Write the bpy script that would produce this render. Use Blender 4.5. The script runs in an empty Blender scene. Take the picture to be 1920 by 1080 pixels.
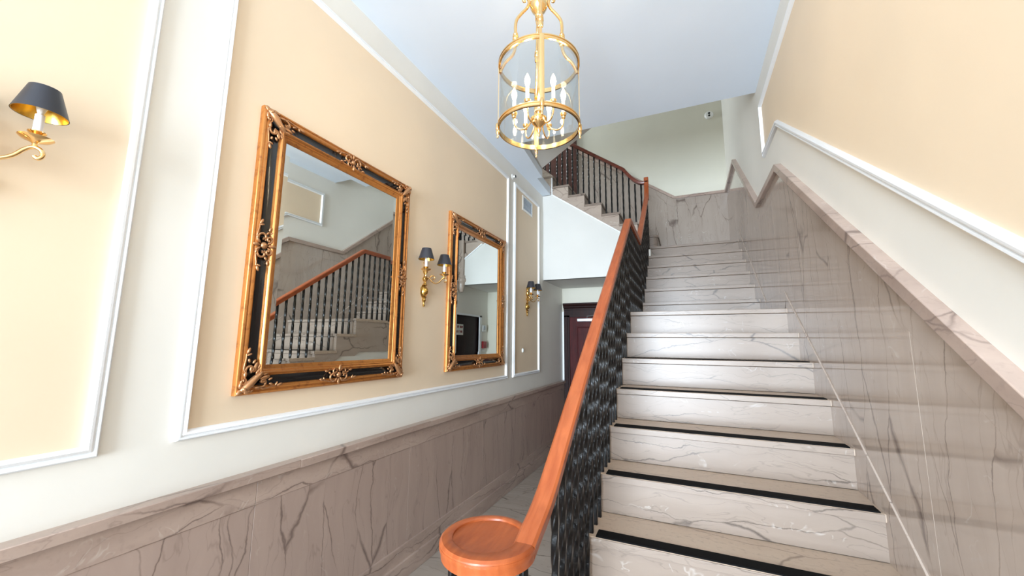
import bpy, bmesh, math, random
from mathutils import Vector, Matrix
random.seed(7)
C = bpy.context.scene.collection
Z0 = 1.57            # floor lies 1.57 m under the lens; every height below is counted from the lens and lifted by Z0

# ------------------------------------------------------------------ camera
PITCH, YAW, ROLL, FPX = 0.1393, 0.4194, 0.0089, 731.56
cy, sy, cp, sp, cr, sr = math.cos(YAW), math.sin(YAW), math.cos(PITCH), math.sin(PITCH), math.cos(ROLL), math.sin(ROLL)
fw = Vector((-sy * cp, cy * cp, sp)); rt = Vector((cy, sy, 0)); up = rt.cross(fw)
r2 = rt * cr + up * sr; u2 = up * cr - rt * sr
cam = bpy.data.cameras.new('camera'); cam.sensor_width = 36; cam.lens = FPX / 1920 * 36; cam.clip_start = 0.02
co = bpy.data.objects.new('camera', cam); C.objects.link(co)
M = Matrix(((r2.x, u2.x, -fw.x), (r2.y, u2.y, -fw.y), (r2.z, u2.z, -fw.z))).to_4x4()
M.translation = (0, 0, Z0); co.matrix_world = M
bpy.context.scene.camera = co

# ------------------------------------------------------------------ light and exposure
vs = bpy.context.scene.view_settings
vs.view_transform = 'Standard'; vs.look = 'None'; vs.gamma = 1; vs.use_curve_mapping = False
vs.exposure = 0.6
w = bpy.data.worlds.new('world'); bpy.context.scene.world = w; w.use_nodes = True
w.node_tree.nodes['Background'].inputs[0].default_value = (0.75, 0.87, 1.0, 1)
w.node_tree.nodes['Background'].inputs[1].default_value = 1.0

def area(name, loc, rot, sx, sy_, power, col, spread=180):
    l = bpy.data.lights.new(name, 'AREA'); l.shape = 'RECTANGLE'; l.size = sx; l.size_y = sy_; l.energy = power; l.color = col
    l.spread = math.radians(spread)
    o = bpy.data.objects.new(name, l); C.objects.link(o); o.location = loc; o.rotation_euler = rot
    return o
# daylight falling in through the glazed street entrance behind the camera
area('entrance_daylight', (-0.6, -5.0, Z0 + 0.0), (math.radians(90), 0, 0), 2.2, 2.9, 235, (0.74, 0.87, 1.0), 104)
# added fill lights: below the lobby ceiling behind camera, and above the upper landing
area('lobby_fill_light', (-0.6, -2.6, Z0 + 2.15), (0, 0, 0), 1.2, 1.2, 8, (0.78, 0.89, 1.0))
area('stairwell_fill_light', (-3.3, 5.75, Z0 + 3.7), (0, math.radians(-90), 0), 1.6, 0.8, 40, (0.84, 0.93, 1.0))

# ------------------------------------------------------------------ dimensions
XL, XR = -1.864, 0.646          # plaster faces of the side walls
YB, YF, YS = 6.24, -5.2, 5.28   # back wall, street front, face of the wall under the third flight
ZF, ZC = -1.57, 2.168           # floor, ceiling
H, T1, T2 = 0.17, 0.2448, 0.2318
Y1, Z1 = 1.689, -0.774
XS0, XS1 = -0.455, 0.645        # tread ends
XRL = -0.40                     # line of the balustrade
def n_y(k):                     # nosing k of the two straight flights (k = 1 the lowest one whole in the picture)
    return Y1 + T1 * (k - 1) if k <= 7 else Y1 + T1 * 6 + 1.0017 + T2 * (k - 8)
def n_z(k):
    if k < 1: return Z1 + (k - 1) * 0.1592
    return Z1 + H * (k - 1)
def x3(k): return -0.276 - 0.236 * (k - 1)     # nosing k of the third flight
Z2 = n_z(13)
def z3(k): return Z2 + H * k

# ------------------------------------------------------------------ mesh helpers
class MB:
    def __init__(s): s.v = []; s.f = []
    def add(s, vs_, fs):
        b = len(s.v); s.v += [tuple(p) for p in vs_]; s.f += [tuple(i + b for i in f) for f in fs]
    def box(s, x0, x1, y0, y1, z0, z1):
        s.add([(x, y, z) for x in (x0, x1) for y in (y0, y1) for z in (z0, z1)],
              [(0, 1, 3, 2), (4, 6, 7, 5), (0, 4, 5, 1), (2, 3, 7, 6), (0, 2, 6, 4), (1, 5, 7, 3)]); return s
    def prism(s, poly, mapf, a, b):
        n = len(poly)
        s.add([mapf(p[0], p[1], a) for p in poly] + [mapf(p[0], p[1], b) for p in poly],
              [tuple(range(n))[::-1], tuple(range(n, 2 * n))] + [(i, (i + 1) % n, n + (i + 1) % n, n + i) for i in range(n)]); return s
    def tube(s, pts, rad, seg=10, cap=True, flat=None):
        pts = [Vector(p) for p in pts]; n = len(pts)
        if not isinstance(rad, (list, tuple)): rad = [rad] * n
        t0 = (pts[1] - pts[0]).normalized()
        ref = Vector((0, 0, 1)) if abs(t0.z) < 0.9 else Vector((1, 0, 0))
        nrm = t0.cross(ref).normalized(); vs_ = []
        for i in range(n):
            t = (pts[min(i + 1, n - 1)] - pts[max(i - 1, 0)]).normalized()
            nrm = (nrm - t * nrm.dot(t)).normalized(); bn = t.cross(nrm)
            for j in range(seg):
                a = 2 * math.pi * j / seg
                vs_.append(pts[i] + (nrm * math.cos(a) + bn * math.sin(a)) * rad[i])
        fs = [(i * seg + j, i * seg + (j + 1) % seg, (i + 1) * seg + (j + 1) % seg, (i + 1) * seg + j) for i in range(n - 1) for j in range(seg)]
        if cap: fs += [tuple(range(seg))[::-1], tuple(range((n - 1) * seg, n * seg))]
        s.add(vs_, fs); return s
    def lathe(s, prof, c=(0, 0, 0), seg=24, closed=False):
        vs_ = []; n = len(prof)
        for (r, z) in prof:
            for j in range(seg):
                a = 2 * math.pi * j / seg
                vs_.append((c[0] + max(r, 1e-4) * math.cos(a), c[1] + max(r, 1e-4) * math.sin(a), c[2] + z))
        fs = [(i * seg + j, i * seg + (j + 1) % seg, (i + 1) * seg + (j + 1) % seg, (i + 1) * seg + j) for i in range(n - 1) for j in range(seg)]
        if closed: fs += [((n - 1) * seg + j, (n - 1) * seg + (j + 1) % seg, (j + 1) % seg, j) for j in range(seg)]
        else: fs += [tuple(range(seg))[::-1], tuple(range((n - 1) * seg, n * seg))]
        s.add(vs_, fs); return s
    def sweep(s, path, prof, mapf, closed=False, prof_closed=True):
        """path in a plane, profile (v = offset to the left of travel, u = out of the plane), mitred corners"""
        n = len(path); m = len(prof); vs_ = []
        P = [Vector(p) for p in path]
        for i in range(n):
            if closed or 0 < i < n - 1:
                d0 = (P[i] - P[i - 1]).normalized(); d1 = (P[(i + 1) % n] - P[i]).normalized()
            elif i == 0: d0 = d1 = (P[1] - P[0]).normalized()
            else: d0 = d1 = (P[i] - P[i - 1]).normalized()
            n0 = Vector((-d0.y, d0.x)); n1 = Vector((-d1.y, d1.x)); b = (n0 + n1)
            b = b.normalized() if b.length > 1e-6 else n0
            c = max(b.dot(n0), 0.25)
            for (v, u) in prof:
                q = P[i] + b * (v / c); vs_.append(mapf(q.x, q.y, u))
        fs = []
        for i in range(n if closed else n - 1):
            k = (i + 1) % n
            for j in range(m if prof_closed else m - 1):
                l = (j + 1) % m; fs.append((i * m + j, i * m + l, k * m + l, k * m + j))
        if not closed: fs += [tuple(range(m)), tuple(range((n - 1) * m, n * m))[::-1]]
        s.add(vs_, fs); return s
    def blob(s, c, ax, ay, az, seg=10, rings=6):
        """ellipsoid with half-axis vectors ax, ay, az"""
        c, ax, ay, az = Vector(c), Vector(ax), Vector(ay), Vector(az); vs_ = []
        for i in range(rings + 1):
            ph = math.pi * i / rings
            for j in range(seg):
                a = 2 * math.pi * j / seg
                vs_.append(c + az * math.cos(ph) + (ax * math.cos(a) + ay * math.sin(a)) * max(math.sin(ph), 1e-3))
        s.add(vs_, [(i * seg + j, i * seg + (j + 1) % seg, (i + 1) * seg + (j + 1) % seg, (i + 1) * seg + j) for i in range(rings) for j in range(seg)]
              + [tuple(range(seg))[::-1], tuple(range(rings * seg, (rings + 1) * seg))]); return s
    def build(s, name, mat, parent=None, smooth=40, bevel=0, local=False, hole=None):
        me = bpy.data.meshes.new(name); me.from_pydata(s.v, [], s.f)
        bm = bmesh.new(); bm.from_mesh(me)
        bmesh.ops.recalc_face_normals(bm, faces=bm.faces); bm.to_mesh(me); bm.free()
        if not local:
            off = Vector((0, 0, Z0))
            if parent: off -= Vector(parent['_w'])
            me.transform(Matrix.Translation(off))
        for p in me.polygons: p.use_smooth = smooth > 0
        if smooth: me.set_sharp_from_angle(angle=math.radians(smooth))
        me.materials.append(mat)
        o = bpy.data.objects.new(name, me); C.objects.link(o)
        if parent: o.parent = parent
        o['_w'] = tuple(parent['_w']) if parent else (0, 0, 0)
        if bevel:
            b = o.modifiers.new('bevel', 'BEVEL'); b.width = bevel; b.segments = 2; b.limit_method = 'ANGLE'; b.angle_limit = math.radians(50)
        return o

def thing(name, label, cat, loc, group=None):
    o = bpy.data.objects.new(name, None); C.objects.link(o); o.empty_display_size = 0.1
    o.location = (loc[0], loc[1], loc[2] + Z0); o['_w'] = tuple(o.location)
    o['label'] = label; o['category'] = cat
    if group: o['group'] = group
    return o
def tag(o, label, cat, group=None):
    o['label'] = label; o['category'] = cat
    if group: o['group'] = group
    return o
def struct(mb, name, mat, parent=None, **k):
    o = mb.build(name, mat, parent, **k)
    if not parent: o['kind'] = 'structure'
    return o
def dup(o, parent=None):
    c = o.copy(); C.objects.link(c)
    if parent: c.parent = parent
    for ch in o.children: dup(ch, c)
    return c
mYZ = lambda x: (lambda a, b, u: (u, a, b))       # polygon in (y, z), extruded along x
PX = lambda a, b, u: (u, a, b)
PY = lambda a, b, u: (a, u, b)                    # polygon in (x, z), extruded along y
PZ = lambda a, b, u: (a, b, u)
WL = lambda a, b, u: (XL + u, a, b)               # on the left wall
WR = lambda a, b, u: (XR - u, a, b)               # on the right wall
WB = lambda a, b, u: (a, YB - u, b)               # on the back wall

# ------------------------------------------------------------------ materials
def L(r, g, b):
    f = lambda c: (c / 255 / 12.92) if c / 255 <= 0.04045 else ((c / 255 + 0.055) / 1.055) ** 2.4
    return (f(r), f(g), f(b), 1)
def mat(name):
    m = bpy.data.materials.new(name); m.use_nodes = True
    nt = m.node_tree; return m, nt, nt.nodes['Principled BSDF']
def N(nt, t, **kw):
    n = nt.nodes.new(t)
    for k, v in kw.items():
        if k.startswith('i_'): n.inputs[int(k[2:]) if k[2:].isdigit() else k[2:].replace('_', ' ')].default_value = v
        else: setattr(n, k, v)
    return n
def math_(nt, op, a, b=None, clamp=False):
    n = nt.nodes.new('ShaderNodeMath'); n.operation = op; n.use_clamp = clamp
    for i, x in enumerate((a, b)):
        if x is None: continue
        if isinstance(x, (int, float)): n.inputs[i].default_value = x
        else: nt.links.new(x, n.inputs[i])
    return n.outputs[0]
def mix(nt, f, a, b):
    n = nt.nodes.new('ShaderNodeMix'); n.data_type = 'RGBA'
    for s_, x in ((n.inputs[0], f), (n.inputs[6], a), (n.inputs[7], b)):
        if hasattr(x, 'links'): nt.links.new(x, s_)
        else: s_.default_value = x
    return n.outputs[2]
def paint(name, col, rough=0.6, bump=0.02, var=0.04):
    m, nt, p = mat(name)
    tc = N(nt, 'ShaderNodeTexCoord'); no = N(nt, 'ShaderNodeTexNoise'); no.inputs['Scale'].default_value = 2.2; no.inputs['Detail'].default_value = 5
    nt.links.new(tc.outputs['Object'], no.inputs['Vector'])
    dark = tuple(c * (1 - var * 2) for c in col[:3]) + (1,)
    nt.links.new(mix(nt, no.outputs['Fac'], dark, tuple(min(1, c * (1 + var)) for c in col[:3]) + (1,)), p.inputs['Base Color'])
    p.inputs['Roughness'].default_value = rough
    if bump:
        n2 = N(nt, 'ShaderNodeTexNoise'); n2.inputs['Scale'].default_value = 60; n2.inputs['Detail'].default_value = 3
        nt.links.new(tc.outputs['Object'], n2.inputs['Vector'])
        b = N(nt, 'ShaderNodeBump'); b.inputs['Strength'].default_value = bump; b.inputs['Distance'].default_value = 0.01
        nt.links.new(n2.outputs['Fac'], b.inputs['Height']); nt.links.new(b.outputs['Normal'], p.inputs['Normal'])
    return m
def plain(name, col, rough=0.5, metal=0.0, coat=0.0):
    m, nt, p = mat(name); p.inputs['Base Color'].default_value = col; p.inputs['Roughness'].default_value = rough; p.inputs['Metallic'].default_value = metal
    p.inputs['Coat Weight'].default_value = coat
    return m
def marble(name, base, dark, vein, scale, rot=(0, 0, 0), rough=0.15, vein_w=0.012, white=0.5, speck=0.0, blot=0.5, spec=0.5, dist=0.25, cell=1.0):
    """polished veined stone; scale is small along the run of the veins"""
    m, nt, p = mat(name)
    tc = N(nt, 'ShaderNodeTexCoord'); obj = tc.outputs['Object']
    mp = N(nt, 'ShaderNodeMapping'); mp.inputs['Scale'].default_value = scale; mp.inputs['Rotation'].default_value = rot
    nt.links.new(obj, mp.inputs['Vector'])
    wob = N(nt, 'ShaderNodeTexNoise'); wob.inputs['Scale'].default_value = 9; wob.inputs['Detail'].default_value = 6
    nt.links.new(obj, wob.inputs['Vector'])
    va = N(nt, 'ShaderNodeVectorMath', operation='SUBTRACT'); nt.links.new(wob.outputs['Color'], va.inputs[0]); va.inputs[1].default_value = (.5, .5, .5)
    # the wobble is the same few centimetres in every direction of the room
    vb = N(nt, 'ShaderNodeVectorMath', operation='MULTIPLY'); nt.links.new(va.outputs[0], vb.inputs[0]); vb.inputs[1].default_value = tuple(c * dist * 0.22 for c in scale)
    wo2 = N(nt, 'ShaderNodeTexNoise'); wo2.inputs['Scale'].default_value = 2.2; wo2.inputs['Detail'].default_value = 2
    nt.links.new(obj, wo2.inputs['Vector'])
    va2 = N(nt, 'ShaderNodeVectorMath', operation='SUBTRACT'); nt.links.new(wo2.outputs['Color'], va2.inputs[0]); va2.inputs[1].default_value = (.5, .5, .5)
    vb2 = N(nt, 'ShaderNodeVectorMath', operation='MULTIPLY'); nt.links.new(va2.outputs[0], vb2.inputs[0]); vb2.inputs[1].default_value = tuple(c * dist * 0.6 for c in scale)
    vb3 = N(nt, 'ShaderNodeVectorMath', operation='ADD'); nt.links.new(vb.outputs[0], vb3.inputs[0]); nt.links.new(vb2.outputs[0], vb3.inputs[1])
    vb = vb3
    vc = N(nt, 'ShaderNodeVectorMath', operation='ADD'); nt.links.new(mp.outputs[0], vc.inputs[0]); nt.links.new(vb.outputs[0], vc.inputs[1])
    def ridge(off, sc, wd, det=2):
        o = N(nt, 'ShaderNodeVectorMath', operation='ADD'); nt.links.new(vc.outputs[0], o.inputs[0]); o.inputs[1].default_value = off
        n = N(nt, 'ShaderNodeTexNoise'); n.inputs['Scale'].default_value = sc; n.inputs['Detail'].default_value = det; n.inputs['Roughness'].default_value = 0.45
        nt.links.new(o.outputs[0], n.inputs['Vector'])
        a = math_(nt, 'ABSOLUTE', math_(nt, 'SUBTRACT', n.outputs['Fac'], 0.5))
        return math_(nt, 'SUBTRACT', 1.0, math_(nt, 'DIVIDE', a, wd), clamp=True)
    blo = N(nt, 'ShaderNodeTexNoise'); blo.inputs['Scale'].default_value = 1.6; blo.inputs['Detail'].default_value = 4
    nt.links.new(vc.outputs[0], blo.inputs['Vector'])
    bf = math_(nt, 'MULTIPLY', math_(nt, 'SUBTRACT', blo.outputs['Fac'], 0.35, clamp=True), 2.4 * blot, clamp=True)
    col = mix(nt, bf, base, dark)
    str_ = N(nt, 'ShaderNodeTexNoise'); str_.inputs['Scale'].default_value = 7; str_.inputs['Detail'].default_value = 8; str_.inputs['Roughness'].default_value = 0.7
    nt.links.new(vc.outputs[0], str_.inputs['Vector'])
    col = mix(nt, math_(nt, 'MULTIPLY', str_.outputs['Fac'], 0.35), col, dark)
    mask = N(nt, 'ShaderNodeTexNoise'); mask.inputs['Scale'].default_value = 2.3; nt.links.new(obj, mask.inputs['Vector'])
    mk = math_(nt, 'MULTIPLY', math_(nt, 'SUBTRACT', mask.outputs['Fac'], 0.36, clamp=True), 5.0, clamp=True)
    vo = N(nt, 'ShaderNodeTexVoronoi', feature='DISTANCE_TO_EDGE'); vo.inputs['Scale'].default_value = cell; vo.inputs['Randomness'].default_value = 1.0
    nt.links.new(vc.outputs[0], vo.inputs['Vector'])
    wv = math_(nt, 'MULTIPLY', math_(nt, 'ADD', mask.outputs['Fac'], 0.1), vein_w * 2.5)
    v1 = math_(nt, 'MULTIPLY', math_(nt, 'SUBTRACT', 1.0, math_(nt, 'DIVIDE', vo.outputs['Distance'], wv), clamp=True), mk)
    v2 = math_(nt, 'MULTIPLY', ridge((7.3, 2.1, 4.4), 1.9, vein_w * 0.8, 3), 0.3)
    col = mix(nt, math_(nt, 'MULTIPLY', math_(nt, 'MAXIMUM', v1, v2), 0.78), col, vein)
    if white:
        m2 = N(nt, 'ShaderNodeTexNoise'); m2.inputs['Scale'].default_value = 3.1; nt.links.new(mp.outputs[0], m2.inputs['Vector'])
        mk2 = math_(nt, 'MULTIPLY', math_(nt, 'SUBTRACT', m2.outputs['Fac'], 0.56, clamp=True), 9.0, clamp=True)
        wn = N(nt, 'ShaderNodeTexNoise'); wn.inputs['Scale'].default_value = 6.5; wn.inputs['Detail'].default_value = 3; wn.inputs['Distortion'].default_value = 0.8
        nt.links.new(obj, wn.inputs['Vector'])
        wr = math_(nt, 'SUBTRACT', 1.0, math_(nt, 'DIVIDE', math_(nt, 'ABSOLUTE', math_(nt, 'SUBTRACT', wn.outputs['Fac'], 0.5)), 0.02), clamp=True)
        col = mix(nt, math_(nt, 'MULTIPLY', math_(nt, 'MULTIPLY', wr, mk2), white), col, L(235, 230, 222))
    if speck:
        sn = N(nt, 'ShaderNodeTexNoise'); sn.inputs['Scale'].default_value = 55; sn.inputs['Detail'].default_value = 6
        nt.links.new(obj, sn.inputs['Vector'])
        col = mix(nt, math_(nt, 'MULTIPLY', math_(nt, 'MULTIPLY', math_(nt, 'SUBTRACT', sn.outputs['Fac'], 0.55, clamp=True), 6, clamp=True), speck), col, vein)
    nt.links.new(col, p.inputs['Base Color'])
    p.inputs['Roughness'].default_value = rough; p.inputs['Specular IOR Level'].default_value = spec
    return m

M_cream = paint('cream_panel_paint', L(237, 215, 186), 0.55)
M_wall = paint('off_white_wall_paint', L(236, 232, 223), 0.55)
M_white = paint('white_plaster', L(222, 220, 214), 0.6)
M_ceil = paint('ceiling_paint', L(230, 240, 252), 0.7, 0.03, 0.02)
M_trim = plain('white_gloss_trim', L(244, 246, 248), 0.3)
M_stairwall = paint('stairwell_paint', L(222, 218, 202), 0.6)
TAUPE, TAUPE_D, VEIN = L(190, 172, 158), L(160, 140, 127), L(92, 76, 70)
M_dadoL = marble('polished_marble_left_dado', L(178, 156, 143), L(150, 128, 117), L(92, 74, 67), (1, 5.0, 0.75), (math.radians(9), 0, 0), 0.32, 0.011, 0.1, cell=1.1)
M_dadoR = marble('polished_marble_right_dado', L(184, 168, 155), L(160, 143, 131), VEIN, (1, 5.2, 0.8), (math.radians(-5), 0, 0), 0.07, 0.010, 0.15, spec=0.6, cell=1.1)
M_dadoB = marble('polished_marble_back_dado', L(176, 162, 150), L(150, 136, 125), VEIN, (5.5, 1, 0.9), (0, math.radians(4), 0), 0.14, 0.010, 0.25, cell=1.1)
M_cap = marble('marble_cap', L(186, 164, 150), L(150, 128, 116), L(86, 68, 62), (2.2, 1.1, 5.5), (0, 0, 0), 0.3, 0.012, 0.2, 0.12, 0.8)
M_riser = marble('marble_riser', L(148, 132, 119), L(128, 113, 101), L(58, 48, 42), (1.25, 3, 10.0), (0, math.radians(3), 0), 0.3, 0.012, 0.2, 0, 0.55, 0.32, 0.25)
M_tread = marble('marble_tread', L(196, 176, 156), L(176, 152, 132), L(120, 100, 86), (1.2, 5, 5), (0, 0, 0), 0.38, 0.008, 0.1, 0.28)
M_string = marble('marble_string', L(184, 167, 153), L(160, 141, 127), VEIN, (3, 1.4, 3.4), (math.radians(38), 0, 0), 0.22, 0.010, 0.3)
M_string3 = marble('marble_string_upper', L(186, 170, 156), L(162, 143, 129), VEIN, (1.4, 3, 3.4), (0, math.radians(38), 0), 0.22, 0.010, 0.3)
M_floor = marble('marble_floor', L(176, 164, 152), L(146, 132, 120), L(90, 76, 68), (0.9, 4.5, 4), (0, 0, math.radians(14)), 0.25, 0.014, 0.2)
M_black = plain('black_rubber', L(6, 6, 7), 0.8); M_black.node_tree.nodes['Principled BSDF'].inputs['Specular IOR Level'].default_value = 0.15

def wood(name, a, b, rough, coat, scale, grain_axis):
    m, nt, p = mat(name); tc = N(nt, 'ShaderNodeTexCoord'); mp = N(nt, 'ShaderNodeMapping')
    mp.inputs['Scale'].default_value = scale; nt.links.new(tc.outputs['Object'], mp.inputs['Vector'])
    no = N(nt, 'ShaderNodeTexNoise'); no.inputs['Scale'].default_value = 4; no.inputs['Detail'].default_value = 7; no.inputs['Distortion'].default_value = 0.6
    nt.links.new(mp.outputs[0], no.inputs['Vector'])
    f = math_(nt, 'MULTIPLY', math_(nt, 'SUBTRACT', no.outputs['Fac'], 0.3, clamp=True), 2.5, clamp=True)
    nt.links.new(mix(nt, f, a, b), p.inputs['Base Color'])
    n2 = N(nt, 'ShaderNodeTexNoise'); n2.inputs['Scale'].default_value = 24; n2.inputs['Detail'].default_value = 3; nt.links.new(tc.outputs['Object'], n2.inputs['Vector'])
    bp = N(nt, 'ShaderNodeBump'); bp.inputs['Strength'].default_value = 0.12; bp.inputs['Distance'].default_value = 0.01
    nt.links.new(n2.outputs['Fac'], bp.inputs['Height']); nt.links.new(bp.outputs['Normal'], p.inputs['Normal'])
    p.inputs['Roughness'].default_value = rough; p.inputs['Coat Weight'].default_value = coat; p.inputs['Coat Roughness'].default_value = 0.12
    return m
M_rail = wood('orange_brown_varnished_wood', L(148, 68, 28), L(174, 90, 46), 0.4, 0.12, (12, 1.6, 2.4), 1)
M_raild = wood('red_brown_varnished_wood', L(92, 36, 20), L(118, 52, 30), 0.34, 0.3, (2, 9, 9), 0)
M_mahog = wood('dark_mahogany', L(56, 12, 13), L(80, 22, 22), 0.5, 0.0, (9, 9, 1.2), 2)
M_mahogd = wood('near_black_mahogany', L(28, 11, 10), L(46, 20, 16), 0.45, 0.0, (9, 9, 1.2), 2)
for _m in (M_mahog, M_mahogd): _m.node_tree.nodes['Principled BSDF'].inputs['Specular IOR Level'].default_value = 0.2
M_mahogu = wood('brown_mahogany', L(58, 26, 18), L(80, 40, 28), 0.4, 0.2, (9, 9, 1.2), 2)

def iron():
    m, nt, p = mat('black_gloss_iron'); p.inputs['Base Color'].default_value = L(6, 6, 8)
    p.inputs['Roughness'].default_value = 0.3; p.inputs['Specular IOR Level'].default_value = 0.5
    tc = N(nt, 'ShaderNodeTexCoord'); no = N(nt, 'ShaderNodeTexNoise'); no.inputs['Scale'].default_value = 70; no.inputs['Detail'].default_value = 4
    nt.links.new(tc.outputs['Object'], no.inputs['Vector'])
    b = N(nt, 'ShaderNodeBump'); b.inputs['Strength'].default_value = 0.16; b.inputs['Distance'].default_value = 0.006
    nt.links.new(no.outputs['Fac'], b.inputs['Height']); nt.links.new(b.outputs['Normal'], p.inputs['Normal'])
    return m
M_iron = iron()
M_brass = plain('polished_brass', L(240, 202, 142), 0.16, 1.0)
M_brassd = plain('aged_brass', L(206, 166, 92), 0.2, 1.0)
def gilt():
    m, nt, p = mat('antique_gilt'); tc = N(nt, 'ShaderNodeTexCoord')
    no = N(nt, 'ShaderNodeTexNoise'); no.inputs['Scale'].default_value = 28; no.inputs['Detail'].default_value = 8; no.inputs['Roughness'].default_value = 0.7
    nt.links.new(tc.outputs['Object'], no.inputs['Vector'])
    f = math_(nt, 'MULTIPLY', math_(nt, 'SUBTRACT', no.outputs['Fac'], 0.52, clamp=True), 5, clamp=True)
    nt.links.new(mix(nt, f, L(192, 126, 64), L(140, 78, 42)), p.inputs['Base Color'])
    p.inputs['Metallic'].default_value = 0.55; p.inputs['Roughness'].default_value = 0.34
    return m
M_gilt = gilt()
M_giltorn = plain('worn_gilt_ornament', L(190, 140, 98), 0.32, 0.7)
M_ebony = plain('ebonised_cove', L(20, 20, 22), 0.22, 0, 0.4)
M_mirror = plain('silvered_glass', (0.84, 0.88, 0.86, 1), 0.0, 1.0)
M_shade = plain('black_lamp_shade', L(44, 44, 50), 0.42)
M_goldin = plain('gold_foil_lining', L(232, 190, 92), 0.25, 1.0)
M_candle = plain('white_candle_sleeve', L(238, 240, 248), 0.4)
M_plastic = plain('white_plastic', L(238, 238, 234), 0.35)
M_greyp = plain('blue_grey_louvre', L(178, 190, 204), 0.4)
M_dark = plain('dark_hole', L(18, 18, 18), 0.5)
M_red = plain('red_plastic', L(150, 30, 34), 0.35)
M_alu = plain('aluminium', L(200, 204, 208), 0.3, 0.9)
def glass(name, tint):
    m, nt, p = mat(name); nt.nodes.remove(p)
    g = N(nt, 'ShaderNodeBsdfGlossy'); g.inputs['Roughness'].default_value = 0.02
    t = N(nt, 'ShaderNodeBsdfTransparent'); t.inputs['Color'].default_value = tint
    lw = N(nt, 'ShaderNodeLayerWeight'); lw.inputs['Blend'].default_value = 0.25
    f = math_(nt, 'ADD', math_(nt, 'MULTIPLY', lw.outputs['Fresnel'], 0.3), 0.0, clamp=True)
    ms = N(nt, 'ShaderNodeMixShader'); nt.links.new(f, ms.inputs[0]); nt.links.new(t.outputs[0], ms.inputs[1]); nt.links.new(g.outputs[0], ms.inputs[2])
    nt.links.new(ms.outputs[0], nt.nodes['Material Output'].inputs[0]); return m
M_glass = glass('clear_glass', (0.97, 0.985, 0.98, 1))
M_bulbg = glass('clear_bulb_glass', (1, 0.99, 0.97, 1))
def emit(name, col, s):
    m, nt, p = mat(name); p.inputs['Base Color'].default_value = col; p.inputs['Emission Color'].default_value = col; p.inputs['Emission Strength'].default_value = s; return m
M_bulb = emit('lit_candle_bulb', (1.0, 0.80, 0.54, 1), 20)
M_pane = glass('entrance_pane', (0.96, 0.98, 0.98, 1))

# ------------------------------------------------------------------ room shell
struct(MB().box(XL - 0.3, XR + 0.3, YF - 0.3, YB + 0.3, ZF - 0.12, ZF), 'floor', M_floor)
# left wall up to the ceiling, stops at the white wall; below the soffit it runs on to the back wall
SOF = 0.90
struct(MB().prism([(YF - 0.2, ZF - 0.1), (YB + 0.15, ZF - 0.1), (YB + 0.15, SOF + 0.05), (YS + 0.03, SOF + 0.05), (YS + 0.03, ZC + 0.02), (YF - 0.2, ZC + 0.02)], PX, XL - 0.15, XL), 'wall_left', M_wall)
# right wall rises into the stairwell
struct(MB().box(XR, XR + 0.15, YF - 0.2, YB + 0.15, ZF - 0.1, 5.2), 'wall_right', M_wall)
struct(MB().box(-3.4, XR + 0.15, YB, YB + 0.15, ZF - 0.1, 5.2), 'wall_back', M_stairwall)
# street front: piers, lintel and a sill around one tall glazed opening
fr = MB(); fr.box(XL - 0.1, -1.75, YF - 0.2, YF, ZF, ZC); fr.box(0.55, XR + 0.1, YF - 0.2, YF, ZF, ZC)
fr.box(-1.75, 0.55, YF - 0.2, YF, 1.5, ZC); struct(fr, 'wall_front', M_wall)
wn = struct(MB().box(-1.75, 0.55, YF - 0.16, YF - 0.06, ZF, ZF + 0.08).box(-1.75, 0.55, YF - 0.16, YF - 0.06, 1.42, 1.5).box(-1.75, -1.68, YF - 0.16, YF - 0.06, ZF, 1.5)
            .box(0.48, 0.55, YF - 0.16, YF - 0.06, ZF, 1.5).box(-0.64, -0.56, YF - 0.16, YF - 0.06, ZF, 1.5).box(-1.75, 0.55, YF - 0.16, YF - 0.06, 0.62, 0.70), 'window_1', M_mahogd)
MB().box(-1.68, 0.48, YF - 0.115, YF - 0.108, ZF + 0.08, 1.42).build('window_pane', M_pane, wn)
# ceiling: lobby ceiling, with a strip that runs on along the left wall
CE = 3.70
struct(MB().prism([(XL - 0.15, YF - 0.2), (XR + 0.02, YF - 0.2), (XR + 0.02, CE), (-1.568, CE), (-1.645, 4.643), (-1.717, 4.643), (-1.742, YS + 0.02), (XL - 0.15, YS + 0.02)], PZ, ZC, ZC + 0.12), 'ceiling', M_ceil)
# underside of the flight that climbs back over the lobby, and the plaster cheek above the ceiling strip
sl = 0.63
zs = lambda x: 2.30 + sl * (x + 1.647)
struct(MB().prism([(-1.70, zs(-1.70)), (XR, zs(XR)), (XR, zs(XR) + 0.25), (-1.70, zs(-1.70) + 0.25)], PY, CE - 0.3, 4.643), 'ceiling_stair_soffit', M_white)
struct(MB().prism([(-1.568, CE), (-1.645, 4.643), (-1.80, 4.643), (-1.80, CE)], PZ, ZC + 0.10, 3.2), 'wall_well_cheek', M_white)
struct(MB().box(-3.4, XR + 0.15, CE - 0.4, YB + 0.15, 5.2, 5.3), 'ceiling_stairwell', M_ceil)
struct(MB().box(-3.5, -3.4, CE - 0.4, YB + 0.15, 2.0, 5.3), 'wall_upper_landing_end', M_stairwall)
struct(MB().box(-3.4, XR, CE - 0.5, CE - 0.35, ZC + 0.12, 5.2), 'wall_upper_front', M_stairwall)
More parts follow.
